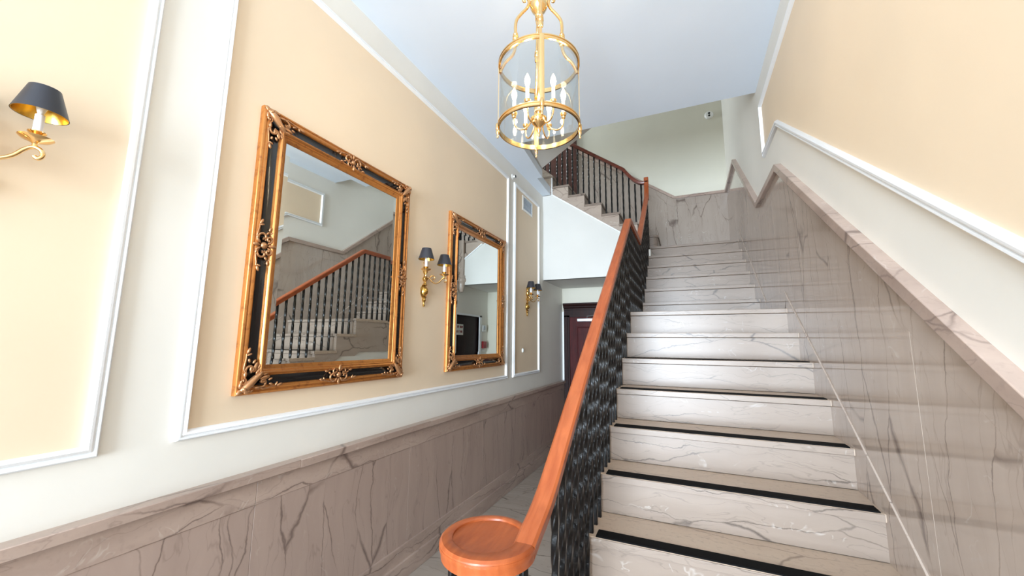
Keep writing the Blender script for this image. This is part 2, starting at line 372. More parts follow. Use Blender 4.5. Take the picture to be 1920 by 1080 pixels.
# white wall below the third flight and the soffit of the passage behind it
zb3 = lambda x: 1.52 - 0.70 * (x + 0.78)                     # foot of the stone string of the third flight
struct(MB().prism([(XL, SOF), (-0.45, SOF), (-0.45, zb3(-0.45) + 0.03), (-1.745, zb3(-1.745) + 0.03), (-1.745, ZC), (XL, ZC)], PY, YS, YS + 0.06), 'wall_under_third_flight', M_white)
struct(MB().box(XL, -0.43, YS + 0.002, YB, SOF, SOF + 0.06), 'ceiling_passage', M_white)
# wall beneath the straight flights, open for the dark door
def zs1(y): return 0.694 * (y - Y1) + Z1 - 0.33              # foot of the string, first flight
def zs2(y): return 0.733 * (y - 4.16) + n_z(8) - 0.33
yA = Y1 + (ZF + 0.33 - Z1) / 0.694
D0, D1, DT = 5.17, 5.93, 0.43
us = MB()
us.prism([(yA, ZF), (D0, ZF), (D0, DT), (D0, 0.0), (D0, zs2(D0) + 0.05), (4.08, n_z(7) - 0.36 + 0.05), (3.24, n_z(7) - 0.36 + 0.05), (yA, ZF + 0.05)], PX, -0.43, -0.37)
us.box(-0.43, -0.37, D0, D1, DT, SOF + 0.05); us.box(-0.43, -0.37, D1, YB, ZF, SOF + 0.05); us.box(-0.43, -0.37, D0, YB, SOF + 0.05, 1.2)
struct(us, 'wall_under_stairs', M_wall)

# ------------------------------------------------------------------ panels and mouldings
MOULD = [(0, 0), (0, 0.012), (0.006, 0.020), (0.012, 0.020), (0.014, 0.015), (0.019, 0.015), (0.022, 0.022), (0.030, 0.024), (0.036, 0.016), (0.040, 0.006), (0.040, 0)]
def panel(name, poly, wmap, sname, paint_=None):
    """poly is wound anticlockwise seen with its first axis to the right, so the offset is inward"""
    MBm = MB().sweep(poly, MOULD, wmap, closed=True)
    struct(MBm, name, M_trim)
    n = len(poly); P = [Vector(p) for p in poly]; ins = []
    for i in range(n):
        d0 = (P[i] - P[i - 1]).normalized(); d1 = (P[(i + 1) % n] - P[i]).normalized()
        n0 = Vector((-d0.y, d0.x)); n1 = Vector((-d1.y, d1.x)); b = (n0 + n1).normalized(); c = b.dot(n0)
        ins.append(P[i] + b * (0.036 / c))
    struct(MB().prism([(p.x, p.y) for p in ins], wmap, -0.001, 0.003), sname, paint_ or M_cream)
PT = 1.965
panel('trim_1', [(-1.6, -0.397), (0.703, -0.397), (0.703, PT), (-1.6, PT)], WL, 'wall_left_panel_near')
panel('trim_2', [(0.926, -0.397), (4.04, -0.397), (4.04, PT), (0.926, PT)], WL, 'wall_left_panel_mirrors')
panel('trim_3', [(4.20, -0.397), (5.09, -0.397), (5.09, PT), (4.20, PT)], WL, 'wall_left_panel_narrow')
panel('trim_4', [(-1.5, -0.40), (0.32, -0.40), (3.03, 1.495), (3.535, 1.495), (3.535, 1.95), (-1.5, 1.95)], WR, 'wall_right_panel')

# ------------------------------------------------------------------ marble wainscots
CAP = 0.045
# left wall: skirting in two steps, dado slabs, frieze, cap
lw = thing('wall_left_wainscot', 'x', 'x', (XL, 0, ZF)); del lw['label'], lw['category']; lw['kind'] = 'structure'
js = [YF, -4.1, -3.05, -2.0, -0.95, 0.10, 1.26, 2.36, 3.46, 4.52, 5.50, YB]
for a, b in zip(js, js[1:]):
    MB().box(XL - 0.01, XL + 0.030, a + 0.0008, b - 0.0008, ZF, -0.742).build('dado_slab', M_dadoL, lw, bevel=0.0012)
for a, b in zip(js, js[1:]):
    MB().box(XL - 0.01, XL + 0.034, a + 0.0008, b - 0.0008, -0.741, -0.628).build('frieze_slab', M_cap, lw, bevel=0.0012)
    MB().box(XL - 0.01, XL + 0.062, a + 0.2, min(b + 0.2, YB), -0.632, -0.593).build('cap_stone', M_cap, lw, bevel=0.003)
MB().box(XL - 0.01, XL + 0.045, YF, YB, ZF, -1.363).build('skirting', M_cap, lw, bevel=0.003)
MB().box(XL - 0.01, XL + 0.062, YF, YB, ZF, -1.458).build('skirting', M_cap, lw, bevel=0.003)
# right wall: dado, frieze and cap follow the stairs
rw = thing('wall_right_wainscot', 'x', 'x', (XR, 0, ZF)); del rw['label'], rw['category']; rw['kind'] = 'structure'
YK = (-0.593 + 0.888) / 0.694
capl = [(YF, -0.593), (YK, -0.593), (3.06, 1.236), (3.87, 1.236), (5.185, 2.235), (YB, 2.235)]
def lower(line, d):
    out = []
    for i, p in enumerate(line):
        a = Vector(line[max(i - 1, 0)]); b = Vector(p); c = Vector(line[min(i + 1, len(line) - 1)])
        d0 = (b - a).normalized() if i else (c - b).normalized(); d1 = (c - b).normalized() if i < len(line) - 1 else d0
        n0 = Vector((-d0.y, d0.x)); n1 = Vector((-d1.y, d1.x)); bb = (n0 + n1).normalized(); q = b - bb * (d / max(bb.dot(n0), .3)); out.append((q.x, q.y))
    return out
def band(line, d0, d1, a, b):
    t, u = lower(line, d0), lower(line, d1)
    mb = MB()
    for i in range(len(line) - 1):
        mb.prism([u[i], u[i + 1], t[i + 1], t[i]], PX, a, b)
    return mb
fl = lower(capl, 0.155)
def clip_seg(line, ya, yb):
    f = lambda y: next(p[1] + (q[1] - p[1]) * (y - p[0]) / (q[0] - p[0]) for p, q in zip(line, line[1:]) if p[0] - 1e-6 <= y <= q[0] + 1e-6)
    return [(ya, f(ya))] + [p for p in line if ya < p[0] < yb] + [(yb, f(yb))]
fl[0] = (YF, fl[0][1]); fl[-1] = (YB, fl[-1][1])
cuts = [YF, -3.4, -2.15, -0.9, 0.35, 1.62, 2.74, fl[3][0] - 0.55, 4.62, 5.46, YB]
for a, b in zip(cuts, cuts[1:]):
    top = clip_seg(fl, a + 0.0008, b - 0.0008)
    MB().prism([(a + 0.0008, ZF)] + [(b - 0.0008, ZF)] + top[::-1], PX, XR + 0.01, XR - 0.012).build('dado_slab', M_dadoR, rw, bevel=0.0012)
band(capl, 0.040, 0.156, XR + 0.01, XR - 0.013).build('frieze_slab', M_dadoR, rw, bevel=0.001)
band(capl, 0.0, 0.045, XR + 0.01, XR - 0.042).build('cap_stone', M_cap, rw, bevel=0.003)
skl = [(1.0, Z1 + 0.694 * (1.0 - Y1) + 0.085), (3.158, n_z(7) + 0.085), (3.21, n_z(7) + 0.118), (3.90, n_z(7) + 0.118), (5.30, n_z(7) + 0.118 + 0.731 * 1.40), (YB, n_z(7) + 0.118 + 0.731 * 1.40)]
skl = [(0.2, skl[0][1] - 0.694 * 0.8)] + [skl[1], (3.21, n_z(7) + 0.121)] + skl[3:]
band(skl, 0.0, 0.42, XR - 0.008, XR - 0.018).build('skirting', M_dadoR, rw, bevel=0.002)
# back wall
bw = thing('wall_back_wainscot', 'x', 'x', (0, YB, ZF)); del bw['label'], bw['category']; bw['kind'] = 'structure'
bl = [(XR, 2.235), (-0.06, 2.235), (-1.75, 2.235 + 0.70 * 1.69), (-3.3, 2.235 + 0.70 * 1.69)][::-1]
fb = lower(bl, 0.15)
def bband(d0, d1, a, b):
    t, u = lower(bl, d0), lower(bl, d1); mb = MB()
    for i in range(len(bl) - 1): mb.prism([u[i], u[i + 1], t[i + 1], t[i]], PY, a, b)
    return mb
for xa, xb in ((-1.75, -0.80), (-0.80, -0.06), (-0.06, XR)):
    t = clip_seg([(p[0], p[1]) for p in fb], max(xa + .001, fb[0][0] + .001), min(xb - .001, fb[-1][0] - .001))
    MB().prism([(t[0][0], Z2 - 0.2 if xb > -0.5 else Z2), (t[-1][0], Z2 - 0.2 if xb > -0.5 else Z2)] + t[::-1], PY, YB + 0.01, YB - 0.012).build('dado_slab', M_dadoB, bw, bevel=0.0012)
bband(0.04, 0.151, YB + 0.01, YB - 0.014).build('frieze_slab', M_dadoB, bw, bevel=0.001)
bband(0.0, 0.04, YB + 0.01, YB - 0.036).build('cap_stone', M_cap, bw, bevel=0.003)
# dado on the outer face of the wall beneath the stairs
ud = MB().box(-0.46, -0.42, 2.35, D0 - 0.09, ZF, -0.632).box(-0.46, -0.42, D1 + 0.09, YB, ZF, -0.632)
uw = struct(ud, 'wall_under_stairs_wainscot', M_dadoL)
MB().box(-0.49, -0.42, 2.35, D0 - 0.09, -0.632, -0.593).box(-0.49, -0.42, D1 + 0.09, YB, -0.632, -0.593).build('cap_stone', M_cap, uw, bevel=0.003)

# ------------------------------------------------------------------ stairs
NT = 0.030
def straight_flight(root, k0, k1, top_landing, strips):
    for k in range(k0, k1 + 1):
        y, z = n_y(k), n_z(k)
        yn = n_y(k + 1) + 0.02
        xl = XS0 if k > -2 else -0.70
        if k == k1: yn = top_landing
        tr = MB()
        if k > -2: tr.box(xl, XS1, y, yn, z - NT, z)
        else:      # the curtail steps swing out in a half round under the volute
            R_ = (yn - y + 0.04) / 2 + 0.03; cx = -0.48
            poly = [(XS1, y)] + [(cx - 0.10 + R_ * 1.0 * math.cos(a), y + R_ + R_ * math.sin(a)) for a in [math.radians(270 - t) for t in range(0, 181, 15)]] + [(XS1, y + 2 * R_)]
            tr.prism(poly, PZ, z - NT, z)
        t = tr.build('tread' if k < k1 else 'landing_slab', M_tread, root, bevel=0.004)
        # nosing face is the riser stone's tone: a thin front lip
        MB().box(XS0 if k > -2 else -0.5, XS1 - 0.02, y - 0.0035, y + 0.004, z - NT + 0.001, z - 0.0015).build('nosing', M_riser, t, bevel=0.0012)
        if k in strips:
            MB().box(-0.375, XS1 - 0.03, y + 0.004, y + 0.066, z - 0.001, z + 0.005).build('anti_slip_strip', M_black, t)
        zb = n_z(k - 1) if k > -3 else ZF
        rs = MB()
        if k > -2: rs.box(-0.44, XS1 - 0.01, y + 0.013, y + 0.035, zb + 0.0022, z - NT - 0.003)
        else:
            R_ = (yn - y + 0.04) / 2 + 0.012; cx = -0.48
            poly = [(XS1 - .01, y + .013)] + [(cx - 0.10 + R_ * math.cos(a), y + .013 + R_ + R_ * math.sin(a)) for a in [math.radians(270 - t) for t in range(0, 181, 15)]] + [(XS1 - .01, y + .013 + 2 * R_)]
            rs.prism(poly, PZ, max(zb - NT, ZF), z - NT)
        rs.build('riser', M_riser, root)

fA = thing('staircase', 'lowest flight of grey-brown veined marble stairs with black anti-slip strips', 'staircase', (0.1, 0.9, ZF), 'flights of the marble stairs')
straight_flight(fA, -3, 7, n_y(8) + 0.02, range(-3, 6))
# open string with the saw-tooth top, and the plain face of the half landing
st = [(n_y(-1) + 0.015, n_z(-2) - NT)]
for k in range(-1, 8):
    st += [(n_y(k) + 0.015, n_z(k) - NT)]
    st += [((n_y(k + 1) if k < 7 else n_y(8)) + 0.015, n_z(k) - NT)]
st += [(n_y(8) + 0.015, n_z(7) - 0.36), (3.24, n_z(7) - 0.36), (n_y(-1) + 0.26, zs1(n_y(-1) + 0.26))]
MB().prism(st, PX, -0.441, -0.41).build('string', M_string, fA, bevel=0.001)

fB = thing('staircase', 'second straight flight of six marble steps beyond the half landing', 'staircase', (0.1, 4.2, n_z(7)), 'flights of the marble stairs')
straight_flight(fB, 8, 13, YB - 0.01, ())
st = [(n_y(8) + 0.015, n_z(7) - NT)]
for k in range(8, 13):
    st += [(n_y(k) + 0.015, n_z(k) - NT), (n_y(k + 1) + 0.015, n_z(k) - NT)]
st += [(YS + 0.03, n_z(12) - NT), (YS + 0.03, zs2(YS)), (4.08, n_z(7) - 0.36), (n_y(8) + 0.015, n_z(7) - 0.36)]
MB().prism(st, PX, -0.441, -0.41).build('string', M_string, fB, bevel=0.001)
# turned stone drop under the corner where the flights meet
dp = MB().box(-0.51, -0.42, 5.225, 5.315, 1.02, 1.62)
dp.lathe([(0.0, 0.78), (0.03, 0.79), (0.045, 0.84), (0.055, 0.90), (0.058, 0.94), (0.072, 0.955), (0.075, 0.975), (0.072, 0.995), (0.06, 1.01), (0.06, 1.05), (0.0, 1.05)], (-0.465, 5.27, 0), 20)
dp.build('corner_drop', M_string, fB, bevel=0.002)

fC = thing('staircase', 'third flight climbing left along the back wall, stepped string over white wall', 'staircase', (-0.9, 5.7, Z2), 'flights of the marble stairs')
YT = 5.255
for k in range(1, 8):
    x, z = x3(k), z3(k)
    y0 = YT if k > 1 else 5.36
    xe = x3(k + 1) - 0.02 if k < 7 else -3.3
    tr = MB()
    if k == 1:
        R_ = 0.075
        poly = [(x, YB - .012)] + [(x - R_ + R_ * math.cos(a), y0 + R_ - R_ * math.sin(a)) for a in [math.radians(t) for t in range(0, 91, 10)]] + [(xe, y0), (xe, YB - .012)]
        tr.prism(poly, PZ, z - NT, z)
    else: tr.box(xe, x, y0, YB - 0.012, z - NT, z)
    t = tr.build('tread' if k < 7 else 'landing_slab', M_riser, fC, bevel=0.004)
    rs = MB()
    if k == 1:
        R_ = 0.065
        poly = [(x - .013, YB - .012)] + [(x - .013 - R_ + R_ * math.cos(a), y0 + .013 + R_ - R_ * math.sin(a)) for a in [math.radians(t_) for t_ in range(0, 91, 10)]] + [(xe, y0 + .013), (xe, YB - .012)]
        rs.prism(poly, PZ, Z2, z - NT)
    else: rs.box(x - 0.035, x - 0.013, YS - 0.008, YB - 0.012, z3(k - 1) + 0.002, z - NT - 0.003)
    rs.build('riser', M_riser, fC)
st = []
for k in range(2, 8): st += [(x3(k) - 0.015, z3(k - 1) - NT), (x3(k) - 0.015, z3(k) - NT)]
st = [(-0.43, z3(1) - NT)] + st + [(-1.712, z3(7) - NT), (-1.712, zb3(-1.712)), (-0.43, zb3(-0.43))]
MB().prism(st, PY, YS - 0.012, YS + 0.05).build('string', M_string3, fC, bevel=0.001)
MB().prism([(-1.712, ZC), (-1.712, 2.47), (-1.86, 2.60), (-2.2, 2.60), (-2.2, ZC)], PY, YS - 0.016, YS + 0.05).build('kerb', M_string3, fC, bevel=0.002)
MB().box(-1.722, -1.708, YS - 0.022, YS + 0.05, ZC - 0.02, 2.46).build('edge_bead', M_trim, fC)
MB().prism([(-0.46, zb3(-0.46)), (-1.73, zb3(-1.73)), (-1.73, zb3(-1.73) - 0.022), (-0.46, zb3(-0.46) - 0.022)], PY, YS - 0.016, YS).build('bead_moulding', M_trim, fC)

# ------------------------------------------------------------------ balustrade
bal = thing('balustrade', 'black twisted iron balusters under orange-brown wooden handrail with round end', 'railing', (XRL, 1.0, -1.25))
RH = 0.72
RP = [(-0.022, 0.0285), (0, 0)]
prof = [(0, -0.0215), (0, 0.0215), (-0.006, 0.0285), (-0.020, 0.0285), (-0.027, 0.0245), (-0.042, 0.0235), (-0.042, -0.0235), (-0.027, -0.0245), (-0.020, -0.0285), (-0.006, -0.0285)]
rz1 = lambda y: Z1 + 0.694 * (y - Y1) + RH
LZ = rz1(3.25)
rz2 = lambda y: n_z(8) + 0.733 * (y - n_y(8)) + RH
yv = n_y(8) + (LZ - RH - n_z(8)) / 0.733
ZV = -0.50
VC = (-0.4995, 0.985)
vr = 0.128
yl = Y1 + (ZV - RH - Z1) / 0.694
ease = []
for i in range(9):       # easing from the slope down to the level volute
    t = i / 8; a = (yl - 0.16, ZV); c = (yl, ZV); b = (yl + 0.14, rz1(yl + 0.14))
    ease.append(((1 - t) ** 2 * a[0] + 2 * t * (1 - t) * c[0] + t * t * b[0], (1 - t) ** 2 * a[1] + 2 * t * (1 - t) * c[1] + t * t * b[1]))
path = [p for p in ease if p[0] > VC[1] + 0.02] + [(3.25, LZ), (yv, LZ), (5.22, rz2(5.22)), (5.275, rz2(5.22) + 0.10), (5.30, rz2(5.22) + 0.30)]
path.insert(0, (VC[1], ZV))
rail = MB().sweep(path, prof, lambda a, b, u: (XRL + u, a, b))
# volute disc with a dished top
rail.lathe([(0.0, -0.044), (0.07, -0.044), (vr - 0.005, -0.042), (vr - 0.004, -0.027), (vr, -0.020), (vr, -0.010), (vr - 0.006, -0.009), (vr - 0.03, -0.0075), (vr - 0.06, -0.010), (0.03, -0.0125), (0.0, -0.012)], (VC[0], VC[1], ZV), 56)
rim = []; nr = 60
for i in range(nr + 1):      # the rail's top wraps round the disc and tapers inwards like a snail
    t = i / nr; a_ = -t * math.radians(330); wd = 0.056 - 0.030 * min(1, t * 1.5); ro = vr - 0.012 * max(0, t - 0.8) * 5
    for r_, z_ in ((ro, -0.015), (ro - 0.0015, -0.006), (ro - 0.007, -0.0008), (ro - 0.014, 0.0), (ro - wd + 0.007, 0.0), (ro - wd + 0.002, -0.003), (ro - wd, -0.012)):
        rim.append((VC[0] + r_ * math.cos(a_), VC[1] + r_ * math.sin(a_), ZV + z_))
rail.add(rim, [(i * 7 + j, i * 7 + (j + 1) % 7, (i + 1) * 7 + (j + 1) % 7, (i + 1) * 7 + j) for i in range(nr) for j in range(7)] + [tuple(range(7)), tuple(range(nr * 7, nr * 7 + 7))[::-1]])
hr = rail.build('handrail', M_rail, bal, smooth=32)
ZT = rz2(5.22) + 0.30
YR3 = 5.315
r3 = lambda x: z3(2) - 0.72 * (x - x3(2)) + 0.68
xk = -0.53
p3 = [(XRL + 0.02, ZT - 0.035), (-0.45, ZT - 0.035)]
for i in range(1, 7):
    t = i / 6; a = (-0.45, ZT - 0.035); c = (-0.53, ZT - 0.03); b = (-0.68, r3(-0.68))
    p3.append(((1 - t) ** 2 * a[0] + 2 * t * (1 - t) * c[0] + t * t * b[0], (1 - t) ** 2 * a[1] + 2 * t * (1 - t) * c[1] + t * t * b[1]))
p3 += [(-1.72, r3(-1.72)), (-2.3, r3(-1.72) + 0.02)]
MB().sweep([(-a, b) for a, b in p3], prof, lambda a, b, u: (-a, YR3 + u, b)).build('handrail', M_raild, bal, smooth=32)
MB().prism([(XRL + 0.0285 * c_, YR3 + 0.0285 * s_) for c_, s_ in ((1, .75), (.75, 1), (-.75, 1), (-1, .75), (-1, -.75), (-.75, -1), (.75, -1), (1, -.75))], PZ, rz2(5.22) + 0.0, ZT + 0.012).build('rail_post', M_rail, bal, bevel=0.003)

def baluster(x, y, z0, z1, ph=0.0, name='baluster'):
    mb = MB(); s = 0.0098; b = 0.0028
    sq = [(s, -s + b), (s, s - b), (s - b, s), (-s + b, s), (-s, s - b), (-s, -s + b), (-s + b, -s), (s - b, -s)]
    L_ = z1 - z0; n = max(8, int(L_ / 0.018)); vs_ = []
    t0, t1 = 0.07, L_ - 0.05
    for i in range(n + 1):
        h = L_ * i / n; tw = min(max(h, t0), t1) - t0; a = ph + tw * (2 * math.pi / 0.42)
        c_, s_ = math.cos(a), math.sin(a)
        for (u, v) in sq: vs_.append((x + u * c_ - v * s_, y + u * s_ + v * c_, z0 + h))
    fs = [(i * 8 + j, i * 8 + (j + 1) % 8, (i + 1) * 8 + (j + 1) % 8, (i + 1) * 8 + j) for i in range(n) for j in range(8)]
    mb.add(vs_, fs + [tuple(range(8))[::-1], tuple(range(n * 8, n * 8 + 8))])
    return mb.build(name, M_iron, bal, smooth=30)
for k in range(-1, 7):
    for j in range(3):
        y = n_y(k) + T1 * (j + 0.30) / 3 + 0.012
        if y < 1.13: continue
        baluster(XRL, y, n_z(k) - 0.002, (rz1(y) if y < 3.25 else LZ) - 0.038)
y = n_y(7) + 0.036
while y < n_y(8) - 0.02:
    baluster(XRL, y, n_z(7) - 0.002, min(rz1(y), LZ) - 0.038 if y < yv else rz2(y) - 0.045); y += 0.0816
for k in range(8, 13):
    for j in range(3):
        y = n_y(k) + T2 * (j + 0.35) / 3 + 0.012
        baluster(XRL, y, n_z(k) - 0.002, min(rz2(y), rz2(5.22)) - 0.045)
baluster(XRL, YR3, Z2 - 0.002, rz2(5.22) + 0.02)
for k in range(1, 7):
    for j in range(3):
        x = x3(k) - 0.236 * (j + 0.30) / 3 - 0.012
        if x > -0.45: continue
        zt = r3(x) if x < -0.62 else ZT - 0.02 + max(0, -0.52 - x) * 0.4
        baluster(x, YR3, z3(k) - 0.002, zt - 0.046)
for x in (-1.76, -1.84, -1.92):
    baluster(x, YR3, z3(7) - 0.002, r3(-1.72) - 0.046)
for i in range(6):          # the cluster below the volute stands on the second step
    a = math.radians(20 - 58 * i)
    baluster(VC[0] + 0.092 * math.cos(a), VC[1] + 0.092 * math.sin(a), n_z(-2) - 0.002, ZV - 0.043)

# ------------------------------------------------------------------ lantern
LX, LY, LT, LB, LR = -0.6154, 1.6869, 1.392, 1.036, 0.2
lan = thing('lantern_chandelier', 'round brass and glass lantern with lit candle bulbs hanging from the ceiling', 'chandelier', (LX, LY, LB - 0.03))
az0 = math.atan2(LY, LX)
c3 = lambda r, a, z: (LX + r * math.cos(az0 + a), LY + r * math.sin(az0 + a), z)
def ring(z0, z1, name):
    h = z1 - z0
    MB().lathe([(LR - 0.007, z0), (LR + 0.001, z0), (LR + 0.0035, z0 + h * .12), (LR + 0.0035, z0 + h * .3), (LR + 0.0005, z0 + h * .36), (LR + 0.0005, z0 + h * .62), (LR + 0.0035, z0 + h * .68), (LR + 0.0035, z0 + h * .88),
                (LR + 0.001, z1), (LR - 0.007, z1)], (LX, LY, 0), 72, closed=True).build(name, M_brass, lan, smooth=35)
ring(LT - 0.024, LT, 'upper_ring'); ring(LB, LB + 0.024, 'lower_ring')
MB().lathe([(LR - 0.009, LB + 0.004), (LR - 0.006, LB + 0.004), (LR - 0.006, LT - 0.004), (LR - 0.009, LT - 0.004)], (LX, LY, 0), 72, closed=True).build('glass_cylinder', M_glass, lan)
for i in range(4):
    a = math.pi / 2 * i + math.radians(4)
    sp = MB(); n_ = Vector((math.cos(az0 + a), math.sin(az0 + a), 0)); tg = Vector((-n_.y, n_.x, 0)); c_ = Vector((LX, LY, 0))
    if i % 2 == 0:   # flat straps front and back
        q = [c_ + n_ * r + tg * s_ for r, s_ in ((LR - 0.002, -0.011), (LR + 0.003, -0.011), (LR + 0.005, -0.004), (LR + 0.005, 0.004), (LR + 0.003, 0.011), (LR - 0.002, 0.011))]
    else:
        q = [c_ + n_ * r + tg * s_ for r, s_ in ((LR - 0.001, -0.004), (LR + 0.002, -0.004), (LR + 0.002, 0.004), (LR - 0.001, 0.004))]
    m_ = len(q); sp.add([(p.x, p.y, LB + 0.004) for p in q] + [(p.x, p.y, LT - 0.004) for p in q], [tuple(range(m_))[::-1], tuple(range(m_, 2 * m_))] + [(j, (j + 1) % m_, m_ + (j + 1) % m_, m_ + j) for j in range(m_)])
    sp.build('strap', M_brass, lan)
    p = c3(LR + 0.002, a, 0)
    MB().lathe([(0, -0.046), (0.004, -0.043), (0.006, -0.037), (0.004, -0.031), (0.0035, -0.026), (0.007, -0.020), (0.009, -0.012), (0.007, -0.004), (0.010, 0.0), (0.010, 0.028), (0.006, 0.034), (0, 0.036)], (p[0], p[1], LB), 14).build('drop_finial', M_brass, lan)
    # S-shaped arm from the ring up to the hub
    ctrl = [(0.192, -0.050), (0.186, -0.028), (0.165, 0.012), (0.135, 0.045), (0.121, 0.080), (0.118, 0.12), (0.118, 0.17), (0.119, 0.21), (0.112, 0.25), (0.088, 0.285), (0.062, 0.315), (0.050, 0.345), (0.056, 0.372), (0.070, 0.380), (0.080, 0.368), (0.076, 0.354), (0.068, 0.356)]
    pts = []
    for j in range(len(ctrl) - 1):
        p0, p1, p2, p3_ = [Vector(ctrl[min(max(j + d, 0), len(ctrl) - 1)]) for d in (-1, 0, 1, 2)]
        for s_ in (0, .34, .67):
            pts.append(0.5 * ((2 * p1) + (p2 - p0) * s_ + (2 * p0 - 5 * p1 + 4 * p2 - p3_) * s_ ** 2 + (3 * p1 - p0 - 3 * p2 + p3_) * s_ ** 3))
    pts.append(Vector(ctrl[-1]))
    arm = MB().tube([c3(q[0], a, LT + q[1]) for q in pts], [0.0078 if j < len(pts) - 8 else 0.0078 - 0.0003 * (j - len(pts) + 8) for j in range(len(pts))], 12)
    ao = arm.build('hanging_arm', M_brass, lan)
    p = c3(0.118, a, LT + 0.105)
    MB().lathe([(0.008, -0.002), (0.0125, 0.0), (0.0145, 0.01), (0.0145, 0.022), (0.0115, 0.025), (0.0155, 0.03), (0.0155, 0.036), (0.0115, 0.039), (0.015, 0.043), (0.015, 0.048), (0.0115, 0.051), (0.014, 0.055), (0.0125, 0.062), (0.008, 0.064)], (p[0], p[1], p[2]), 16).build('collar', M_brass, ao)
MB().lathe([(0, 0.20), (0.008, 0.205), (0.014, 0.225), (0.016, 0.24), (0.013, 0.245), (0.018, 0.25), (0.018, 0.258), (0.014, 0.262), (0.019, 0.268), (0.019, 0.276), (0.015, 0.28), (0.021, 0.288), (0.034, 0.30), (0.044, 0.32), (0.046, 0.34), (0.040, 0.36),
            (0.026, 0.372), (0.020, 0.385), (0.026, 0.395), (0.026, 0.405), (0.014, 0.415), (0.010, 0.44), (0.016, 0.45), (0.010, 0.46), (0, 0.462)], (LX, LY, LT), 28).build('top_hub', M_brass, lan)
MB().tube([(LX, LY, LB + 0.05), (LX, LY, LT + 0.22)], 0.0058, 14).build('centre_stem', M_brass, lan)
rod = MB().tube([(LX, LY, LT + 0.45), (LX, LY, ZC - 0.02)], 0.006, 12)
rod.lathe([(0.0, -0.05), (0.012, -0.048), (0.02, -0.035), (0.05, -0.02), (0.062, -0.008), (0.064, 0.0), (0, 0.0)], (LX, LY, ZC), 28)
rod.build('hanging_rod', M_brass, lan)
hz = LB + 0.012
MB().lathe([(0, -0.075), (0.004, -0.073), (0.007, -0.066), (0.005, -0.058), (0.006, -0.05), (0.010, -0.045), (0.012, -0.036), (0.009, -0.028), (0.014, -0.022), (0.026, -0.012), (0.036, 0.0), (0.041, 0.012), (0.041, 0.02), (0.034, 0.024), (0.03, 0.026),
            (0.018, 0.03), (0.012, 0.042), (0.014, 0.05), (0.02, 0.056), (0.020, 0.064), (0.010, 0.07), (0.0, 0.072)], (LX, LY, hz + 0.028), 28).build('candle_hub', M_brass, lan)
for i in range(6):
    a = math.radians(30 + 60 * i + 4)
    cz = LB + 0.072
    ctrl = [(0.036, hz + 0.038), (0.050, hz + 0.012), (0.068, hz - 0.006), (0.092, hz - 0.010), (0.112, hz + 0.004), (0.121, hz + 0.028), (0.122, cz - 0.004)]
    pts = []
    for j in range(len(ctrl) - 1):
        p0, p1, p2, p3_ = [Vector(ctrl[min(max(j + d, 0), len(ctrl) - 1)]) for d in (-1, 0, 1, 2)]
        for s_ in (0, .25, .5, .75):
            pts.append(0.5 * ((2 * p1) + (p2 - p0) * s_ + (2 * p0 - 5 * p1 + 4 * p2 - p3_) * s_ ** 2 + (3 * p1 - p0 - 3 * p2 + p3_) * s_ ** 3))
    pts.append(Vector(ctrl[-1]))
    am = MB().tube([c3(q[0], a, q[1]) for q in pts], 0.0038, 10).build('candle_arm', M_brass, lan)
    p = c3(0.122, a, cz)
    MB().lathe([(0.004, -0.012), (0.009, -0.008), (0.010, -0.003), (0.006, 0.0), (0.011, 0.004), (0.015, 0.012), (0.0155, 0.018), (0.012, 0.020), (0.0, 0.020)], p, 16).build('candle_cup', M_brass, am)
    MB().lathe([(0.0, 0.018), (0.0088, 0.018), (0.0088, 0.082), (0.006, 0.084), (0.0, 0.084)], p, 14).build('candle_sleeve', M_candle, am)
    MB().lathe([(0.0, 0.083), (0.006, 0.084), (0.0085, 0.092), (0.0125, 0.106), (0.0135, 0.114), (0.0118, 0.126), (0.0075, 0.138), (0.0035, 0.148), (0.0, 0.154)], p, 16).build('bulb', M_bulb, am)
    l = bpy.data.lights.new('bulb_light', 'POINT'); l.energy = 0.9; l.color = (1, 0.8, 0.55); l.shadow_soft_size = 0.015
    lo = bpy.data.objects.new('bulb_light', l); C.objects.link(lo); q = c3(0.122, a, cz + 0.175); lo.location = (q[0], q[1], q[2] + Z0)

# ------------------------------------------------------------------ gilt mirrors
MW, MH = 1.112, 1.392
mir = thing('wall_mirror', 'nearer large gilt and black framed mirror, reflecting the stair balusters', 'mirror', (XL, 1.678, -0.246), 'gilt framed wall mirrors')
def fmap(a, b, u): return (u, a - MW / 2, b)       # local: a across, b up, u off the wall
rect = [(0, 0), (MW, 0), (MW, MH), (0, MH)]
MB().sweep(rect, [(0, 0.0), (0, 0.026), (0.005, 0.033), (0.012, 0.034), (0.015, 0.030), (0.019, 0.030), (0.022, 0.034), (0.031, 0.035), (0.037, 0.030), (0.040, 0.022), (0.040, 0.0)], fmap, True).build('outer_moulding', M_gilt, mir, local=True, smooth=50)
MB().sweep(rect, [(0.038, 0.0), (0.038, 0.023), (0.044, 0.019), (0.054, 0.017), (0.066, 0.020), (0.076, 0.026), (0.084, 0.031), (0.084, 0.0)], fmap, True).build('black_cove', M_ebony, mir, local=True, smooth=50)
MB().sweep(rect, [(0.082, 0.0), (0.082, 0.030), (0.085, 0.037), (0.089, 0.037), (0.091, 0.041), (0.097, 0.046), (0.103, 0.042), (0.106, 0.036), (0.109, 0.038), (0.112, 0.036), (0.114, 0.031), (0.118, 0.030), (0.132, 0.021), (0.132, 0.0)], fmap, True).build('inner_moulding', M_gilt, mir, local=True, smooth=50)
g0, g1, bw_ = 0.130, 0.0, 0.028
gl = MB()
o_ = [(g0, g0), (MW - g0, g0), (MW - g0, MH - g0), (g0, MH - g0)]
